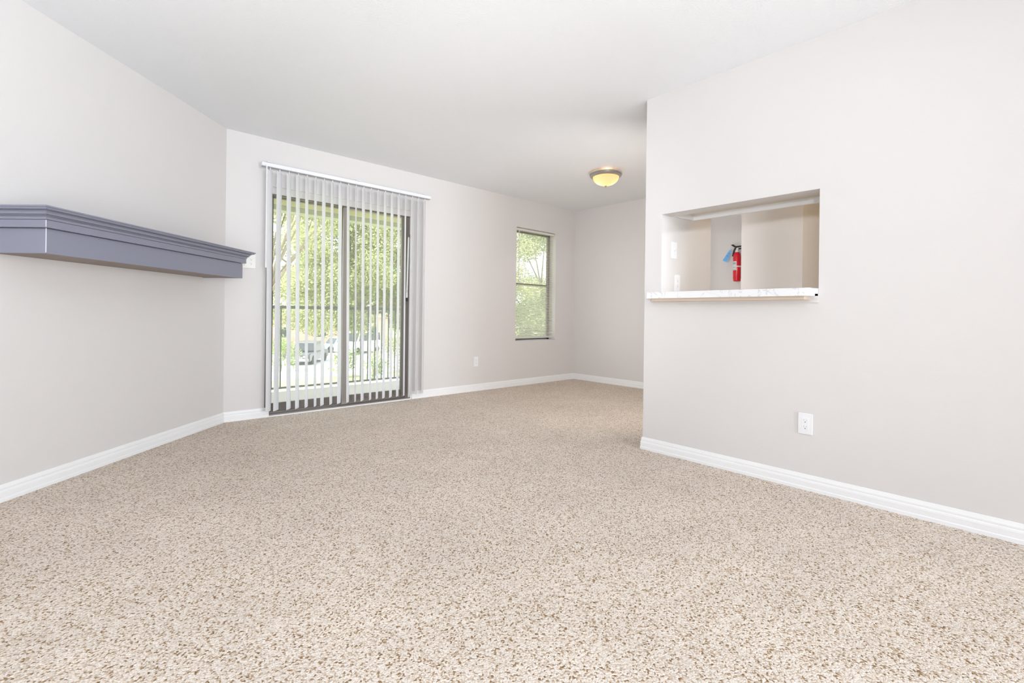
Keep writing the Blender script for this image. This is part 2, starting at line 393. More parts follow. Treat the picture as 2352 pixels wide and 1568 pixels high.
# hinged security bar folded up on the jamb
sb = thing('security_bar', 'white hinged security bar with a black foot, hanging on the right door jamb', 'security bar', (2.566, YB + 0.012, 1.05))
part(MB().tube([(2.556, YB + 0.010, 1.09), (2.570, YB + 0.012, 1.745)], 0.0085, 10), 'bar', TRIM, sb, smooth=True)
part(MB().tube([(2.5545, YB + 0.010, 1.055), (2.556, YB + 0.010, 1.092)], 0.011, 10), 'foot', BLACKP, sb, smooth=True)
part(MB().box(2.552, 2.588, YB + 0.008, FY0 + 0.004, 1.735, 1.775), 'hinge_bracket', BRONZE, sb, 0.002)
part(MB().tube([(2.5535, YB + 0.002, 1.10), (2.556, YB + 0.002, 1.17)], 0.004, 8), 'pin', CHROME, sb)

# ------------------------------------------------------------------ vertical blind
YBL = YB - 0.075
vb = thing('vertical_blind', 'white vertical blind with its slats turned open across the sliding door', 'blind', (1.94, YBL, 0))
hr = MB(); hr.prism([(-0.022, 0), (0.022, 0), (0.022, 0.030), (0.012, 0.034), (-0.012, 0.034), (-0.022, 0.030)], (0, YBL, 2.172), Y, Z, X, 1.100, 2.775)
part(hr, 'headrail', VINYL, vb)
part(MB().box(1.104, 2.771, YBL - 0.0205, YBL + 0.016, 2.1665, 2.1722), 'track_groove', SLOT, vb)
for xx in (1.16, 1.955, 2.70):
    part(MB().box(xx - 0.02, xx + 0.02, YBL - 0.023, YB, 2.2065, 2.2125), 'bracket', VINYL, vb, 0.001)
# curved slat, origin at its hook, turned about its own axis
def slat_mesh():
    bm = bmesh.new(); n = 7; wv = 0.089; zb, zt = -2.105, -0.024
    rows = []
    for th in (0.0005, -0.0005):
        for zz in (zb, zt):
            rows.append([bm.verts.new(((math.sin(math.pi * k / (n - 1))) * 0.006 - 0.003 + th, -wv / 2 + wv * k / (n - 1), zz)) for k in range(n)])
    a0, a1, b0, b1 = rows
    for k in range(n - 1):
        bm.faces.new((a0[k], a0[k + 1], a1[k + 1], a1[k])); bm.faces.new((b0[k + 1], b0[k], b1[k], b1[k + 1]))
        bm.faces.new((a0[k + 1], a0[k], b0[k], b0[k + 1])); bm.faces.new((a1[k], a1[k + 1], b1[k + 1], b1[k]))
    bm.faces.new((a0[0], a1[0], b1[0], b0[0])); bm.faces.new((a1[-1], a0[-1], b0[-1], b1[-1]))
    bmesh.ops.recalc_face_normals(bm, faces=bm.faces)
    me = bpy.data.meshes.new('slat'); bm.to_mesh(me); bm.free(); me.materials.append(SLATV)
    for p in me.polygons: p.use_smooth = True
    try: me.set_sharp_from_angle(angle=R(40))
    except Exception: pass
    return me
SM = slat_mesh()
hk = MB().tube([(0, 0, -0.026), (0, 0, 0.004)], 0.004, 8).box(-0.0035, 0.0035, -0.011, 0.011, -0.034, -0.022).build('carrier', VINYL); HM = hk.data
bpy.data.objects.remove(hk)
PHI = [41.6, 42.8, 39.6, 38.3, 35.4, 33.2, 39.6, 36.7, 43.1, 38.5, 32.4, 42.2, 38.5, 40.0, 43.6, 45.2, 44.9, 38.8, 42, 41, 43]
DXB = [.012, -.003, .022, .02, .02, .022, .010, .012, .014, .02, .018, .014, .018, .012, .010, .010, .008, .006, 0, 0, 0]
for i in range(21):
    x = 1.170 + 0.0772 * i
    s = bpy.data.objects.new('slat', SM); COL.objects.link(s)
    s.location = (x, YBL, 2.168)
    s.rotation_euler = (R(random.uniform(-.2, .2)), -DXB[i] / 2.1, -R(PHI[i])); s.parent = vb; s.matrix_parent_inverse = PINV[vb.name]
    c = bpy.data.objects.new('carrier', HM); COL.objects.link(c); c.parent = s
part(MB().tube([(1.133, YBL - 0.038, 2.165), (1.134, YBL - 0.038, 1.335)], 0.0055, 8).tube([(1.134, YBL - 0.038, 1.345), (1.134, YBL - 0.038, 1.30)], 0.0075, 8).box(1.126, 1.14, YBL - 0.04, YBL - 0.015, 2.165, 2.178), 'wand', VINYL, vb, smooth=True)

# ------------------------------------------------------------------ window with mini blind
win = sgroup('window_1', 'narrow bronze framed sash window')
wy0, wy1 = YB + 0.118, YB + 0.15
for nm, bx in (('frame_stile', (WX0, WX0 + 0.042, wy0, wy1, WZ0, WZ1)), ('frame_stile', (WX1 - 0.046, WX1, wy0, wy1, WZ0, WZ1)),
               ('frame_rail', (WX0, WX1, wy0, wy1, WZ1 - 0.045, WZ1)), ('frame_rail', (WX0, WX1, wy0, wy1, WZ0, WZ0 + 0.045)),
               ('meeting_rail', (WX0 + 0.042, WX1 - 0.046, wy0 - 0.008, wy1 - 0.004, 1.322, 1.346))):
    part(MB().box(*bx), nm, BRONZE, win, 0.002)
part(MB().box(WX0 + .042, WX1 - .046, wy0 + .012, wy0 + .017, WZ0 + .045, 1.323), 'pane', GLASS, win)
part(MB().box(WX0 + .042, WX1 - .046, wy0 + .02, wy0 + .025, 1.345, WZ1 - .045), 'pane', GLASS, win)
part(MB().box(WX0, WX1, YB + 0.004, wy0, WZ0, WZ0 + 0.006), 'sill', mat('grey_sill', (0.55, 0.55, 0.56), 0.5), win)
mb = thing('mini_blind', 'cream horizontal mini blind lowered in the small window', 'blind', (4.515, YB + 0.04, WZ0))
YM = YB + 0.040
part(MB().box(WX0 + 0.004, WX1 - 0.012, YM - 0.014, YM + 0.014, 2.035, 2.060), 'headrail', CREAM, mb, 0.002)
mbs = MB(); ns = 5
sx0, sx1 = WX0 + 0.008, WX1 - 0.024
rowt = []
for t in (0.0004, -0.0004):
    for xx in (sx0, sx1):
        rowt.append([mbs.bm.verts.new((xx - 4.515, -0.0125 + 0.025 * k / (ns - 1), 0.0022 * math.sin(math.pi * k / (ns - 1)) + t)) for k in range(ns)])
a0, a1, b0, b1 = rowt
for k in range(ns - 1):
    mbs.bm.faces.new((a0[k], a0[k + 1], a1[k + 1], a1[k])); mbs.bm.faces.new((b0[k + 1], b0[k], b1[k], b1[k + 1]))
mbs.bm.faces.new((*a0, *b0[::-1])); mbs.bm.faces.new((*a1[::-1], *b1))
mbs.bm.faces.new((a0[0], a1[0], b1[0], b0[0])); mbs.bm.faces.new((a1[-1], a0[-1], b0[-1], b1[-1]))
sl0 = mbs.build('slat', CREAM); MS = sl0.data; bpy.data.objects.remove(sl0)
nsl = 64
for i in range(nsl):
    s = bpy.data.objects.new('slat', MS); COL.objects.link(s); s.location = (4.515, YM, 0.640 + i * (2.026 - 0.640) / (nsl - 1))
    s.rotation_euler = (R(17 + random.uniform(-2, 2)), 0, 0); s.parent = mb; s.matrix_parent_inverse = PINV[mb.name]
part(MB().box(sx0, sx1 + 0.012, YM - 0.012, YM + 0.012, 0.612, 0.630), 'bottom_rail', CREAM, mb, 0.003)
for xx in (4.225, 4.51, 4.785):
    part(MB().box(xx - .0008, xx + .0008, YM - 0.0145, YM - 0.0135, 0.62, 2.04).box(xx - .0008, xx + .0008, YM + 0.0135, YM + 0.0145, 0.62, 2.04), 'ladder_cord', CREAM, mb)
part(MB().tube([(4.196, YM - 0.022, 2.045), (4.203, YM - 0.022, 1.345)], 0.0038, 8), 'wand', CREAM, mb, smooth=True)

# ------------------------------------------------------------------ mantel shelf
S0, S1, D = 0.250, 1.754, 0.300
mt = thing('mantel_shelf', 'slate blue-grey painted mantel shelf with crown moulding on the angled wall', 'mantel shelf', tuple(A + DL * (S0 + S1) / 2 + Z * 1.18))
def mpt(s, d, z): return A + DL * s + NL * d + Z * z
def wrap(prof):
    """profile (overhang, z) wrapped round three sides with mitred corners"""
    st = []
    for s, d, es, ed in ((S0, 0.0, -1, 0), (S0, D, -1, 1), (S1, D, 1, 1), (S1, 0.0, 1, 0)):
        st.append([mpt(s + es * e, d + ed * e, z) for e, z in prof])
    return st
def ring(prof, name, material, **k):
    m = MB(); m.sweep(None, wrap(prof), closed_prof=True); return part(m, name, material, mt, **k)
ring([(0, 1.181), (0, 1.2925), (-0.018, 1.2925), (-0.018, 1.181)], 'fascia', MANTEL)
ring([(0.018, 1.2965), (0.018, 1.330), (0.012, 1.330), (0.012, 1.334), (-0.018, 1.334), (-0.018, 1.287), (-0.010, 1.287), (-0.010, 1.2965)], 'frieze', MANTEL)
ring([(0.0195, 1.332), (0.0215, 1.3345), (0.0225, 1.340), (0.0255, 1.3435), (0.0225, 1.3440), (0.0225, 1.3465), (0.0305, 1.3470), (0.0325, 1.3485), (0.0305, 1.3505), (0.0270, 1.3510), (0.0270, 1.3530),
      (0.0350, 1.3535), (0.0362, 1.359), (0.0395, 1.3640), (0.0450, 1.3665), (0.0500, 1.3672), (0.0440, 1.3680), (0.0440, 1.3705), (0.0545, 1.3710), (0.0585, 1.3735), (0.0605, 1.3790), (0.0665, 1.3815), (0.0665, 1.3865), (-0.018, 1.3865), (-0.018, 1.332)], 'crown_moulding', MANTEL)
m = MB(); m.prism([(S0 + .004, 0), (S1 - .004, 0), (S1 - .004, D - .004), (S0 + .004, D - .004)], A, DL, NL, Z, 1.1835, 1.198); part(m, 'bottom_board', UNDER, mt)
m = MB(); m.prism([(S0 - .06, 0), (S1 + .06, 0), (S1 + .06, D + .06), (S0 - .06, D + .06)], A, DL, NL, Z, 1.376, 1.3885); part(m, 'top_board', MANTEL, mt)
cb = MB()
cpt = mpt(S1, D, 0)
cb.tube([cpt + Z * 1.184, cpt + Z * 1.2955], 0.0019, 6); c2 = mpt(S1 + .018, D + .018, 0); cb.tube([c2 + Z * 1.298, c2 + Z * 1.329], 0.0017, 6)
part(cb, 'caulk_bead', CAULK, mt, smooth=True)

# ------------------------------------------------------------------ wall plates
def plate_thing(name, label, cat, origin, U, Nrm, wd, ht, material, kind, group=None):
    """U along the wall, Nrm out of the wall; origin = plate centre on the wall"""
    U = Vector(U); Nrm = Vector(Nrm); o = Vector(origin)
    t = thing(name, label, cat, tuple(o), group)
    def bx(u0, u1, v0, v1, d0, d1, nm, m, par, bevel=0.0):
        q = MB().prism([(u0, v0), (u1, v0), (u1, v1), (u0, v1)], o, U, Z, Nrm, d0, d1)
        return part(q, nm, m, par, bevel)
    bx(-wd / 2, wd / 2, -ht / 2, ht / 2, 0.0, 0.0065, 'plate', material, t, 0.0022)
    for c in ((0,) if kind != 'double' else (-0.023, 0.023)):
        if kind == 'toggle':
            bx(c - 0.0055, c + 0.0055, -0.012, 0.012, 0.006, 0.0075, 'switch_slot', IVORY, t)
            bx(c - 0.004, c + 0.004, 0.0, 0.011, 0.006, 0.017, 'toggle', IVORY, t, 0.001)
            continue
        dec = MB().prism([(c - 0.017, -0.034), (c + 0.017, -0.034), (c + 0.017, 0.034), (c - 0.017, 0.034)], o, U, Z, Nrm, 0.0, 0.0078)
        rcp = part(dec, 'receptacle', material, t, 0.0006)
        if kind == 'double' and c < 0:
            continue
        for vz in (0.017, -0.0175):
            for uu, hh in ((-0.0062, 0.0045), (0.0062, 0.0038)):
                bx(c + uu - 0.001, c + uu + 0.001, vz + 0.003 - hh, vz + 0.003 + hh, 0.0070, 0.0081, 'slot', SLOT, rcp)
            bx(c - 0.0022, c + 0.0022, vz - 0.0095, vz - 0.0055, 0.0070, 0.0081, 'ground_hole', DARK, rcp)
        bx(c - 0.0022, c + 0.0022, -0.0022, 0.0022, 0.0070, 0.0081, 'screw', material, rcp)
    return t
plate_thing('wall_outlet', 'white duplex outlet low on the right wall under the pass-through', 'outlet', (XR, 0.825, 0.3565), (0, -1, 0), (-1, 0, 0), 0.070, 0.114, PLATE, 'duplex')
plate_thing('wall_outlet', 'small white outlet low on the back wall between sliding door and window', 'outlet', (3.4945, YB, 0.354), (1, 0, 0), (0, -1, 0), 0.066, 0.116, PLATE, 'duplex')
tp = plate_thing('media_plate', 'white two-gang plate with brass cable jack, half hidden behind the mantel end', 'wall plate', (1.023, YB, 1.354), (1, 0, 0), (0, -1, 0), 0.116, 0.118, IVORY, 'double')
part(MB().tube([(0.994, YB - 0.007, 1.322), (0.994, YB - 0.022, 1.322)], 0.0048, 10), 'cable_jack', BRASS, tp, smooth=True)
plate_thing('light_switch', 'white light switch plate seen inside the pass-through, the upper of two', 'switch', (3.062, 1.702, 1.392), (1, 0, 0), (0, -1, 0), 0.074, 0.118, PLATE, 'toggle')
plate_thing('wall_outlet', 'white outlet plate inside the pass-through just above the counter', 'outlet', (3.112, 1.702, 1.165), (1, 0, 0), (0, -1, 0), 0.074, 0.118, PLATE, 'duplex')

# ------------------------------------------------------------------ pass-through counter
pc = thing('pass_through_counter', 'white veined counter ledge on the sill of the pass-through', 'counter', (2.98, 1.28, 1.045))
cyn, cyf = 0.790, 1.768
def corner_poly(x0, x1, y0, y1, r, n=6):
    pts = []
    for cx, cy, a0 in ((x0 + r, y0 + r, 180), (x0 + r, y1 - r * .3, 90)):
        rr = r if a0 == 180 else r * .3
        seq = [a0 + 90 * k / n for k in range(n + 1)]
        seq = seq if a0 == 180 else seq
        pts.append([(cx + rr * math.cos(R(q)), cy + rr * math.sin(R(q))) for q in seq])
    return [(x1, y0)] , pts
rr = 0.022
front = []
for k in range(7):
    q = R(180 + 90 * k / 6); front.append((2.822 + rr + rr * math.cos(q), cyn + rr + rr * math.sin(q)))
poly = front + [(XR, cyn), (XR, OY0 + .001), (3.045, OY0 + .001), (3.045, OY1 - .001), (XR, OY1 - .001), (XR, cyf), (2.828, cyf), (2.822, cyf - 0.006)]
part(MB().prism(poly, (0, 0, 0), X, Y, Z, 1.047, 1.090), 'slab', MARBLE, pc, 0.0015)
part(MB().prism([(2.838, 0.822), (2.846, 0.812), (XR, 0.812), (XR, cyf - .02), (2.846, cyf - .02), (2.838, cyf - .03)], (0, 0, 0), X, Y, Z, 1.028, 1.047), 'sill_shade_strip', SILLSHADE, pc)  # tan strip standing in for the shadow below the counter slab
part(MB().box(XR - 0.006, XR, OY0, cyf - 0.02, 1.012, 1.030), 'apron', WALL, pc, 0.001)

# cabinet hung over the opening on the kitchen side
kc = thing('wall_cabinet', 'white rimmed cabinet underside hung above the pass-through', 'cabinet', (3.17, 1.28, 1.64))
kx0, kx1, ky0, ky1 = XR + 0.121, 3.325, 0.25, 1.700
part(MB().box(kx0, kx1 - .001, ky0 + .001, ky1 - .001, 1.672, 1.684), 'bottom_panel', CABIN, kc)
part(MB().box(kx0, kx1 - .02, ky0 + .02, ky1 - .02, 1.684, 2.43), 'body', CABIN, kc)
part(MB().box(kx1 - 0.019, kx1, ky0, ky1, 1.635, 2.43), 'face_frame', TRIM, kc, 0.001)
part(MB().prism([(kx0, 1.625), (kx1 - 0.019, 1.637), (kx1 - 0.019, 1.672), (kx0, 1.672)], (0, 0, 0), X, Z, Y, ky1 - 0.019, ky1), 'side_panel', TRIM, kc)
part(MB().box(kx0, kx1, ky0, ky0 + 0.019, 1.635, 2.43), 'side_panel', TRIM, kc)
# dim end of the kitchen, right of the pantry wall
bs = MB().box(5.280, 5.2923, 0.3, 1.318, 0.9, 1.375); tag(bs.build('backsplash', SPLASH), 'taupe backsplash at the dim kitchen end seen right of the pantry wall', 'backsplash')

# ------------------------------------------------------------------ ceiling light
LC = (4.03, 3.02)
cl = thing('ceiling_light', 'lit flush ceiling lamp with frosted dome and brushed nickel ring', 'ceiling lamp', (LC[0], LC[1], H))
part(MB().lathe([(0.138, 2.417), (0.150, 2.416), (0.162, 2.414), (0.168, 2.409), (0.168, 2.402), (0.160, 2.398), (0.162, 2.390), (0.152, 2.380), (0.136, 2.376), (0.134, 2.382), (0.142, 2.398), (0.138, 2.405), (0.138, 2.417)], LC, 56), 'ring', NICKEL, cl, smooth=True)
dome_prof = [(0.1365 * math.cos(R(t)), 2.384 - 0.095 * math.sin(R(t))) for t in range(0, 91, 9)]
dome_prof[-1] = (0.0, dome_prof[-1][1])
part(MB().lathe(dome_prof, LC, 48), 'dome', DOME, cl, smooth=True)
part(MB().lathe([(0, 2.290), (0.010, 2.289), (0.012, 2.283), (0.007, 2.278), (0.008, 2.272), (0.0, 2.267)], LC, 20), 'finial', NICKEL, cl, smooth=True)
SOCK = mat('lit_bulb', (1, 0.9, 0.7), 0.4, emit=((1.0, 0.78, 0.45), 1.6))
dirr = Vector((0.743, -0.67, 0))
for sgn in (-1, 1):
    p = Vector((LC[0], LC[1], 2.352)) + dirr * 0.062 * sgn
    bu = MB().lathe([(0, -0.024), (0.013, -0.021), (0.022, -0.010), (0.024, 0.0), (0.020, 0.012), (0.012, 0.03), (0.011, 0.042), (0, 0.042)], (0, 0), 16)
    for v in bu.bm.verts: v.co += p
    part(bu, 'bulb', SOCK, cl, smooth=True)
    lamp('bulb_glow', 'POINT', p - Z * 0.02, 0.26, (1.0, 0.84, 0.58), 0.02)
part(MB().lathe([(0, 2.402), (0.1395, 2.402), (0.1395, 2.3985), (0, 2.3985)], LC, 40), 'pan', TRIM, cl)
part(MB().lathe([(0, 2.44), (0.05, 2.44), (0.05, 2.426), (0.012, 2.424), (0.012, 2.402), (0, 2.402)], LC, 24), 'canopy', NICKEL, cl, smooth=True)
for aa in (35, 155, 275):
    lamp('lamp_leak', 'POINT', (LC[0] + 0.085 * math.cos(R(aa + 190)), LC[1] + 0.085 * math.sin(R(aa + 190)), 2.409), 0.09, (1.0, 0.60, 0.30), 0.005)

# ------------------------------------------------------------------ fire extinguisher on the far wall
EX = (XB - 0.070, 2.160)
fe = thing('fire_extinguisher', 'red fire extinguisher with black handle on the far wall, seen through the pass-through', 'fire extinguisher', (EX[0], EX[1], 1.317))
part(MB().lathe([(0, 1.317), (0.030, 1.317), (0.036, 1.322), (0.0375, 1.33), (0.0375, 1.345), (0.0395, 1.350), (0.0395, 1.575), (0.037, 1.600), (0.028, 1.622), (0.018, 1.634), (0.016, 1.640), (0, 1.640)], EX, 36), 'cylinder', RED, fe, smooth=True)
part(MB().lathe([(0.0165, 1.632), (0.020, 1.634), (0.021, 1.644), (0.015, 1.650), (0.0, 1.650)], EX, 24), 'collar', LABELW, fe, smooth=True)
th0 = math.atan2(-EX[1], -EX[0])      # towards the room
def band(z0, z1, r, a0, a1, n=14):
    m = MB(); rows = []
    for zz in (z0, z1):
        rows.append([m.bm.verts.new((EX[0] + r * math.cos(a0 + (a1 - a0) * k / n), EX[1] + r * math.sin(a0 + (a1 - a0) * k / n), zz)) for k in range(n + 1)])
    for k in range(n): m.bm.faces.new((rows[0][k], rows[0][k + 1], rows[1][k + 1], rows[1][k]))
    return m
lab = part(band(1.437, 1.533, 0.0402, th0 - R(78), th0 - R(8)), 'label', LABELW, fe, smooth=True)
for z0, z1 in ((1.500, 1.522), (1.464, 1.476), (1.444, 1.450)):
    part(band(z0, z1, 0.0405, th0 - R(72), th0 - R(18)), 'print', LABELG, lab, smooth=True)
st = part(band(1.470, 1.484, 0.0412, th0 - R(100), th0 + R(100), 24), 'strap', LABELW, fe, smooth=True)
part(MB().box(EX[0] + 0.039, XB, EX[1] - 0.02, EX[1] + 0.02, 1.40, 1.62), 'wall_bracket', CHROME, fe)
vt = MB().lathe([(0, 1.648), (0.013, 1.648), (0.014, 1.66), (0.012, 1.678), (0, 1.682)], EX, 20)
part(vt, 'valve', CHROME, fe, smooth=True)
gp = Vector((EX[0] - 0.012, EX[1] - 0.006, 1.668)); part(MB().tube([gp, gp + Vector((-0.014, -0.006, 0))], 0.011, 16), 'gauge', LABELW, fe, smooth=True)
ey = lambda y, z, x=0.0: (EX[0] + x, EX[1] + y, z)
part(MB().prism([(-0.05, 1.690), (0.020, 1.684), (0.052, 1.706), (0.066, 1.716), (0.040, 1.722), (0.016, 1.700), (-0.05, 1.702)], (EX[0] - 0.009, EX[1], 0), Y, Z, X, 0, 0.018), 'lever', BLACKP, fe, 0.002)
part(MB().prism([(-0.05, 1.664), (0.014, 1.662), (0.014, 1.676), (-0.05, 1.676)], (EX[0] - 0.008, EX[1], 0), Y, Z, X, 0, 0.016), 'carry_handle', BLACKP, fe, 0.002)
part(MB().tube([ey(0.012, 1.672), ey(0.024, 1.672), ey(0.032, 1.655), ey(0.040, 1.620), ey(0.046, 1.590)], 0.0095, 12), 'nozzle', BLACKP, fe, smooth=True)
pin = MB(); cpin = Vector(ey(0.060, 1.680)); pin.tube([cpin + Vector((0, 0.010 * math.cos(R(t)), 0.010 * math.sin(R(t)))) for t in range(0, 361, 30)], 0.0016, 6); pin.tube([ey(0.0, 1.682), ey(0.052, 1.682)], 0.0016, 6)
part(pin, 'pull_pin', CHROME, fe)
# hanging inspection card
hp = Vector(ey(0.062, 1.668)); u = Vector((0.05, 0.86, -0.50)).normalized(); 
dn = Vector((0.0, 0.42, -0.905)).normalized(); sd = Vector((0, 0.905, 0.42)).normalized(); nn = Vector((-1, 0, 0))
tgo = thing('inspection_tag', 'sky blue card tag hanging from the fire extinguisher handle', 'tag', tuple(hp))
part(MB().prism([(0.0, 0.004), (0.012, 0.012), (0.034, 0.142), (-0.024, 0.142), (-0.012, 0.012)], hp + X * -0.012, sd, dn, nn, 0, 0.0008), 'card', TAGBLUE, tgo)
ink = MB()
for k, (d0, hw, off) in enumerate(((0.034, .010, 0), (0.046, .013, 0), (0.060, .015, .002), (0.074, .016, .002), (0.087, .018, .003), (0.100, .020, .004), (0.113, .021, .004), (0.126, .022, .004))):
    hgt = 0.0045 if k in (1, 3) else 0.0022
    q = [(off - hw, d0), (off + hw, d0), (off + hw, d0 + hgt), (off - hw, d0 + hgt)]
    ink.prism(q, hp + X * -0.012, sd, dn, nn, 0.0008, 0.0011)
part(ink, 'print_lines', TAGINK, tgo)
part(MB().tube([hp + dn * 0.010 + X * -0.0125, hp + X * -0.006, hp + Vector((0, -0.014, 0.012))], 0.001, 6), 'string', LABELW, tgo)

# ------------------------------------------------------------------ balcony
BZ = -0.05; RY = 6.15
struct(MB().box(-0.6, 4.05, YB + TW, 6.30, -0.25, BZ), 'balcony_floor', CONC, 'grey concrete balcony floor')
struct(MB().box(-0.6, 4.05, YB + TW, 6.30, 2.30, 2.55), 'balcony_ceiling', SOFFIT, 'olive painted balcony soffit')
struct(MB().box(-0.6, 4.05, 6.10, 6.28, 2.150, 2.30), 'trim_2', BEAMC, 'grey green beam along the balcony edge')
struct(MB().box(-0.6, 4.05, 6.06, 6.10, 2.212, 2.30), 'trim_3', SOFFIT)
struct(MB().box(-0.75, -0.6, YB + TW, 6.30, -3.0, 2.55), 'wall_balcony', STUCCO)
rl = thing('balcony_railing', 'dark grey-green metal balcony railing with thin balusters', 'railing', (1.7, RY, BZ))
part(MB().box(-0.6, 4.02, RY - 0.02, RY + 0.02, 0.962, 1.000), 'top_rail', RAILC, rl, 0.003)
part(MB().box(-0.6, 4.02, RY - 0.014, RY + 0.014, -0.016, 0.008), 'bottom_rail', RAILC, rl, 0.002)
k = 0; x = 1.763 - 0.1021 * 22
bme = MB().box(-0.0075, 0.0075, -0.0075, 0.0075, 0.0, 0.972).build('baluster', RAILC); BM_ = bme.data; bpy.data.objects.remove(bme)
while x < 4.0:
    if x > -0.55:
        o = bpy.data.objects.new('baluster', BM_); COL.objects.link(o); o.location = (x, RY, 0.0); o.parent = rl; o.matrix_parent_inverse = PINV[rl.name]
    x += 0.1021
for px in (-0.57, 3.99):
    part(MB().box(px - 0.022, px + 0.022, RY - 0.022, RY + 0.022, BZ, 1.0), 'post', RAILC, rl, 0.003)

# ------------------------------------------------------------------ the outdoors
GZ = -3.0
struct(MB().box(-40, 90, YB + 3, 110, GZ - 0.3, GZ), 'ground', GRASS, 'lawn below the balcony')
struct(MB().box(-10, 60, 28.6, 50, GZ, GZ + 0.02), 'parking_lot', LOT, 'pale concrete parking lot')
struct(MB().prism([(11.6, 7.6), (12.9, 7.6), (14.4, 28.7), (12.6, 28.7)], (0, 0, 0), X, Y, Z, GZ, GZ + 0.03), 'walkway', LOT, 'pale footpath to the parking lot')

def leaf_cloud(name, centers, radii, n, size, material, parent, squash=0.8):
    centers = np.asarray(centers, float); radii = np.asarray(radii, float)
    pr = radii ** 2; pr = pr / pr.sum()
    idx = NP.choice(len(centers), n, p=pr)
    d = NP.normal(size=(n, 3)); d /= np.linalg.norm(d, axis=1)[:, None]
    rad = radii[idx] * NP.random(n) ** 0.45
    p = centers[idx] + d * rad[:, None] * np.array([1, 1, squash])
    nrm = NP.normal(size=(n, 3)) + np.array([0, 0, .5]); nrm /= np.linalg.norm(nrm, axis=1)[:, None]
    t = np.cross(nrm, NP.normal(size=(n, 3))); t /= np.linalg.norm(t, axis=1)[:, None]
    bt = np.cross(nrm, t); s = size * (0.6 + 0.8 * NP.random(n))
    L_ = t * s[:, None]; W_ = bt * (s * 0.32)[:, None]
    q = np.stack([p - L_ * .5, p + W_, p + L_ * .5, p - W_], 1).reshape(-1, 3)
    me = bpy.data.meshes.new(name)
    me.vertices.add(n * 4); me.vertices.foreach_set('co', q.ravel().astype(np.float32))
    me.loops.add(n * 4); me.loops.foreach_set('vertex_index', np.arange(n * 4, dtype=np.int32))
    me.polygons.add(n); me.polygons.foreach_set('loop_start', np.arange(0, n * 4, 4, dtype=np.int32))
    at = me.attributes.new('tone', 'FLOAT', 'POINT')
    base = NP.random(len(centers))[idx] * .45 + NP.random(n) * .55
    at.data.foreach_set('value', np.repeat(base, 4).astype(np.float32))
    me.update(calc_edges=True); me.validate(); me.materials.append(material)
    o = bpy.data.objects.new(name, me); COL.objects.link(o); o['kind'] = 'stuff'
    o.parent = parent; o.matrix_parent_inverse = PINV[parent.name]
    return o

def tree(label, base, cent, rad, n, size, leafm, trunk_r, nb, squash=0.85, name='oak_tree', group=None):
    base = Vector(base); t = thing(name, label, 'tree', tuple(base), group)
    ctr = Vector(np.mean(cent, axis=0)); fork = base.lerp(Vector((ctr.x, ctr.y, ctr.z)), 0.55); fork.x = base.x + (ctr.x - base.x) * .3; fork.y = base.y + (ctr.y - base.y) * .3
    part(MB().tube([base - Z * .05, base.lerp(fork, .35) + Vector((.08, 0, 0)), base.lerp(fork, .7) + Vector((-.06, .05, 0)), fork], trunk_r, 10, trunk_r * .62), 'trunk', BARK, t, smooth=True)
    order = sorted(range(len(cent)), key=lambda i: -rad[i])[:nb]
    for i in order:
        c = Vector(cent[i]); mid = fork.lerp(c, .5) + Vector((random.uniform(-.3, .3), random.uniform(-.3, .3), random.uniform(.0, .4)))
        part(MB().tube([fork - Z * .2, fork.lerp(mid, .5) + Z * .08, mid, mid.lerp(c, .6), c], trunk_r * .34, 7, trunk_r * .07), 'branch', BARK, t, smooth=True)
    leaf_cloud('foliage', cent, rad, n, size, leafm, t, squash)
    return t

# oak in front of the sliding door
cs, rs = [], []
while len(cs) < 165:
    x, y, z = random.uniform(4.3, 12.4), random.uniform(16.5, 21), random.uniform(0.35, 7.5)
    if z > 3.3 + (x - 4.6) * 1.15: continue
    if x < 6.0 and z > 2.6 and random.random() < .4: continue
    cs.append((x, y, z)); rs.append(random.uniform(.5, .9))
tree('broad oak tree with dense yellow-green leaves beyond the railing', (7.6, 19.0, GZ), cs, rs, 150000, 0.088, LEAF, 0.24, 26)
cs, rs = [], []
for _ in range(16):
    cs.append((random.uniform(3.6, 6.3), random.uniform(13.5, 15.5), random.uniform(3.6, 6.2))); rs.append(random.uniform(.4, .7))
tree('slender tree with a high thin crown at the left of the door view', (3.2, 14.6, GZ), cs, rs, 4200, 0.12, LEAF, 0.11, 12)
# oak in front of the small window
cs, rs = [], []
while len(cs) < 95:
    x, y, z = random.uniform(14.9, 23.6), random.uniform(15.5, 20), random.uniform(-1.4, 7.2)
    if 2.3 < z < 4.0 and random.random() < .45: continue
    cs.append((x, y, z)); rs.append(random.uniform(.6, 1.05))
tree('oak tree with gaps of sky in its crown outside the small window', (19.0, 18.5, GZ), cs, rs, 90000, 0.10, LEAF, 0.22, 20)
# tree line beyond the parking lot
far = [('far deep green tree beyond the lot, leftmost of the tree line', 10.0, 66, 4.6), ('far deep green tree beyond the lot behind the white van', 23.5, 66, 4.6),
       ('far deep green tree beyond the lot between door and window views', 37.0, 66, 4.6), ('far deep green tree beyond the lot at the right of the window view', 50.5, 66, 4.6),
       ('far deep green tree beyond the lot behind the window oak', 64.0, 66, 4.6)]
for lb, x, y, r in far:
    cc, rr_ = [], []
    for _ in range(20):
        cc.append((x + random.uniform(-r, r) * .85, y + random.uniform(-2.5, 2.5), random.uniform(-.4, 7.5))); rr_.append(random.uniform(1.4, 2.3))
    tree(lb, (x, y, GZ), cc, rr_, 9000, 0.42, LEAFB, 0.3, 8)

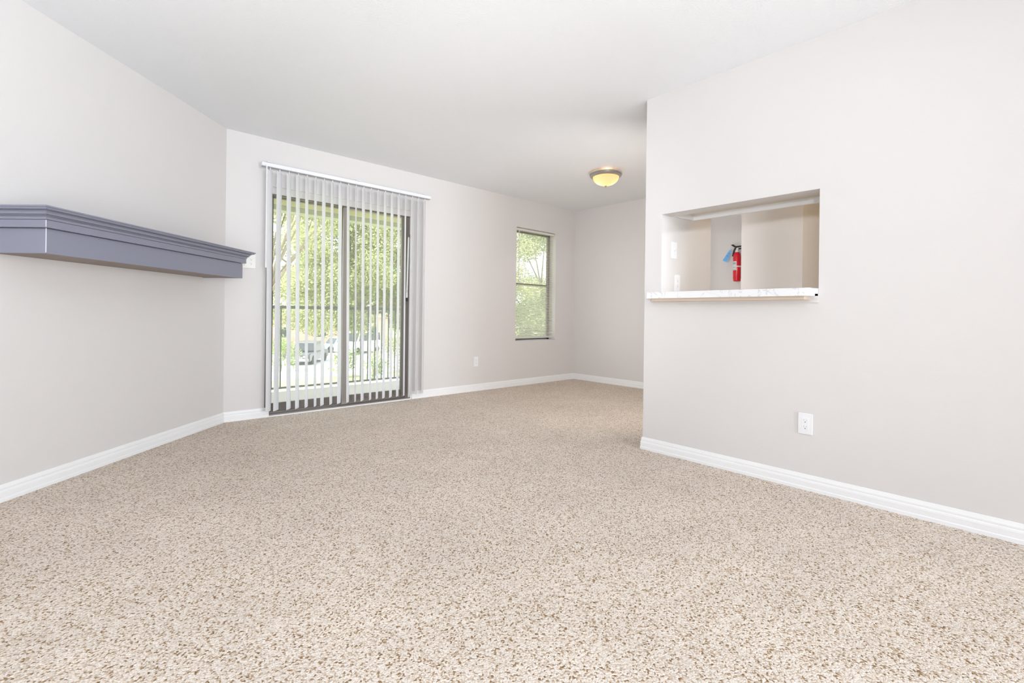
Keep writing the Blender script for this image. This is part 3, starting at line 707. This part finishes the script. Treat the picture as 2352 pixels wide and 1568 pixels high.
def shrub(label, x, y, wd, ht, n, leafm=LEAFY, size=0.11):
    t = thing('shrub', label, 'shrub', (x, y, GZ))
    cc, rr_ = [], []
    for _ in range(12):
        cc.append((x + random.uniform(-wd, wd) * .5, y + random.uniform(-wd, wd) * .35, GZ + ht * random.uniform(.15, .85))); rr_.append(wd * .28)
    for k in range(4):
        a_ = k * 1.6; part(MB().tube([(x, y, GZ - .03), (x + .15 * math.cos(a_), y + .15 * math.sin(a_), GZ + ht * .5), (x + .4 * wd * math.cos(a_), y + .4 * wd * math.sin(a_), GZ + ht * .85)], 0.03, 6, 0.008), 'stem', BARK, t)
    leaf_cloud('foliage', cc, rr_, n, size, leafm, t, 1.0)
shrub('light green shrub by the lot, lowest at the left of the door view', 9.5, 33.0, 1.9, 2.2, 1500)
shrub('light green shrub in front of the parked cars, left of the door stile', 11.5, 28.0, 1.5, 1.9, 1300)
shrub('light green shrub just right of the door stile', 12.6, 25.9, 1.2, 1.7, 1100)
shrub('leafy shrub at the right edge of the door view', 14.9, 26.4, 2.2, 2.9, 2200, LEAF)
shrub('dark low shrub under the tree left of the dark car', 11.9, 40.5, 2.2, 2.0, 1400, LEAFB, 0.14)

# parked vehicles
def car(name, label, cat, x, y, rot, paint, ln, wd, ht, roof0, roof1):
    t = thing(name, label, cat, (0, 0, 0))
    M = Matrix.Translation((x, y, GZ + 0.02)) @ Matrix.Rotation(rot, 4, 'Z')
    def pt(mb, nm, m, par=None, **k):
        for v in mb.bm.verts: v.co = M @ v.co
        return part(mb, nm, m, par or t, **k)
    h1 = ht * .56
    pt(MB().prism([(-ln / 2, .28), (ln / 2, .26), (ln / 2, h1 * .80), (ln / 2 - .25, h1 * .97), (-ln / 2 + .1, h1), (-ln / 2, h1 * .9)], (0, 0, 0), X, Z, Y, -wd / 2, wd / 2), 'body', paint, bevel=0.05)
    cab = [(-roof0 - .25, h1 - .02), (roof1 + .45, h1 - .02), (roof1, ht), (-roof0, ht)]
    pt(MB().prism(cab, (0, 0, 0), X, Z, Y, -wd / 2 + .08, wd / 2 - .08), 'cabin', paint, bevel=0.04)
    pt(MB().prism([(roof1 + .40, h1 + .06), (roof1 + .46, h1 + .06), (roof1 + .06, ht - .08), (roof1 + .02, ht - .08)], (0, 0, 0), X, Z, Y, -wd / 2 + .16, wd / 2 - .16), 'windscreen', CARGLASS)
    for sy in (-1, 1):
        y0 = sy * (wd / 2 - .085); pt(MB().prism([(-roof0 - .1, h1 + .05), (roof1 + .25, h1 + .05), (roof1 - .05, ht - .1), (-roof0 + .05, ht - .1)], (0, 0, 0), X, Z, Y, y0 - .012, y0 + .012), 'side_window', CARGLASS)
        pt(MB().box(ln / 2 - .01, ln / 2 + .02, sy * (wd / 2 - .3) - .16, sy * (wd / 2 - .3) + .16, h1 * .62, h1 * .76), 'headlight', CHROME, bevel=0.008)
        for wx in (-ln * .31, ln * .31):
            pt(MB().tube([(wx, sy * (wd / 2 - .2), .33), (wx, sy * (wd / 2 + .01), .33)], .33, 20), 'wheel', TYRE)
    g = pt(MB().box(ln / 2 - .01, ln / 2 + .012, -.45, .45, h1 * .42, h1 * .72), 'grille', BLACKP)
    for k in range(4): pt(MB().box(ln / 2 + .012, ln / 2 + .03, -.43, .43, h1 * (.45 + .07 * k), h1 * (.475 + .07 * k)), 'grille_bar', CHROME, g)
    pt(MB().box(ln / 2 - .02, ln / 2 + .06, -wd / 2 + .05, wd / 2 - .05, .30, .48), 'bumper', CHROME, bevel=0.02)
    return t
car('car', 'dark grey car facing the balcony across the parking lot', 'car', 12.75, 37.6, R(-128), CARDARK, 4.4, 1.8, 1.62, 1.3, .45)
car('car', 'light blue car parked behind the dark grey one', 'car', 18.6, 46.2, R(-170), CARBLUE, 4.4, 1.75, 1.45, 1.0, .5)
car('van', 'white van parked at the right of the lot', 'van', 19.6, 43.6, R(-150), CARWHITE, 5.0, 1.95, 2.05, 2.1, 1.1)

# low pink building beyond the lot
fb = thing('building', 'low pink stucco building beyond the parking lot', 'building', (17, 52.5, GZ))
part(MB().box(6, 27, 52.2, 55, GZ, 0.35), 'wall', PINK, fb)
part(MB().prism([(51.7, 0.35), (55.5, 0.35), (53.6, 1.2)], (0, 0, 0), Y, Z, X, 5.6, 27.4), 'roof', BARK, fb)
for wx in (8.5, 11.5, 15.0, 19.0, 23.0):
    f_ = part(MB().box(wx - .7, wx + .7, 52.12, 52.2, -1.9, -.6), 'window', TRIM, fb); part(MB().box(wx - .6, wx + .6, 52.10, 52.12, -1.8, -.7), 'pane', CARGLASS, f_)
# sign on a post
sg = thing('sign', 'slate blue sign on a white post beside the footpath', 'sign', (10.75, 22.0, GZ))
part(MB().box(10.50, 10.80, 21.98, 22.0, -0.22, 0.24), 'sign_panel', SIGNC, sg)
part(MB().box(10.38, 10.46, 21.95, 22.03, GZ - .02, 0.45), 'post', SIGNW, sg, 0.008)
part(MB().box(10.38, 10.85, 21.96, 22.02, 0.28, 0.34), 'arm', SIGNW, sg, 0.004)
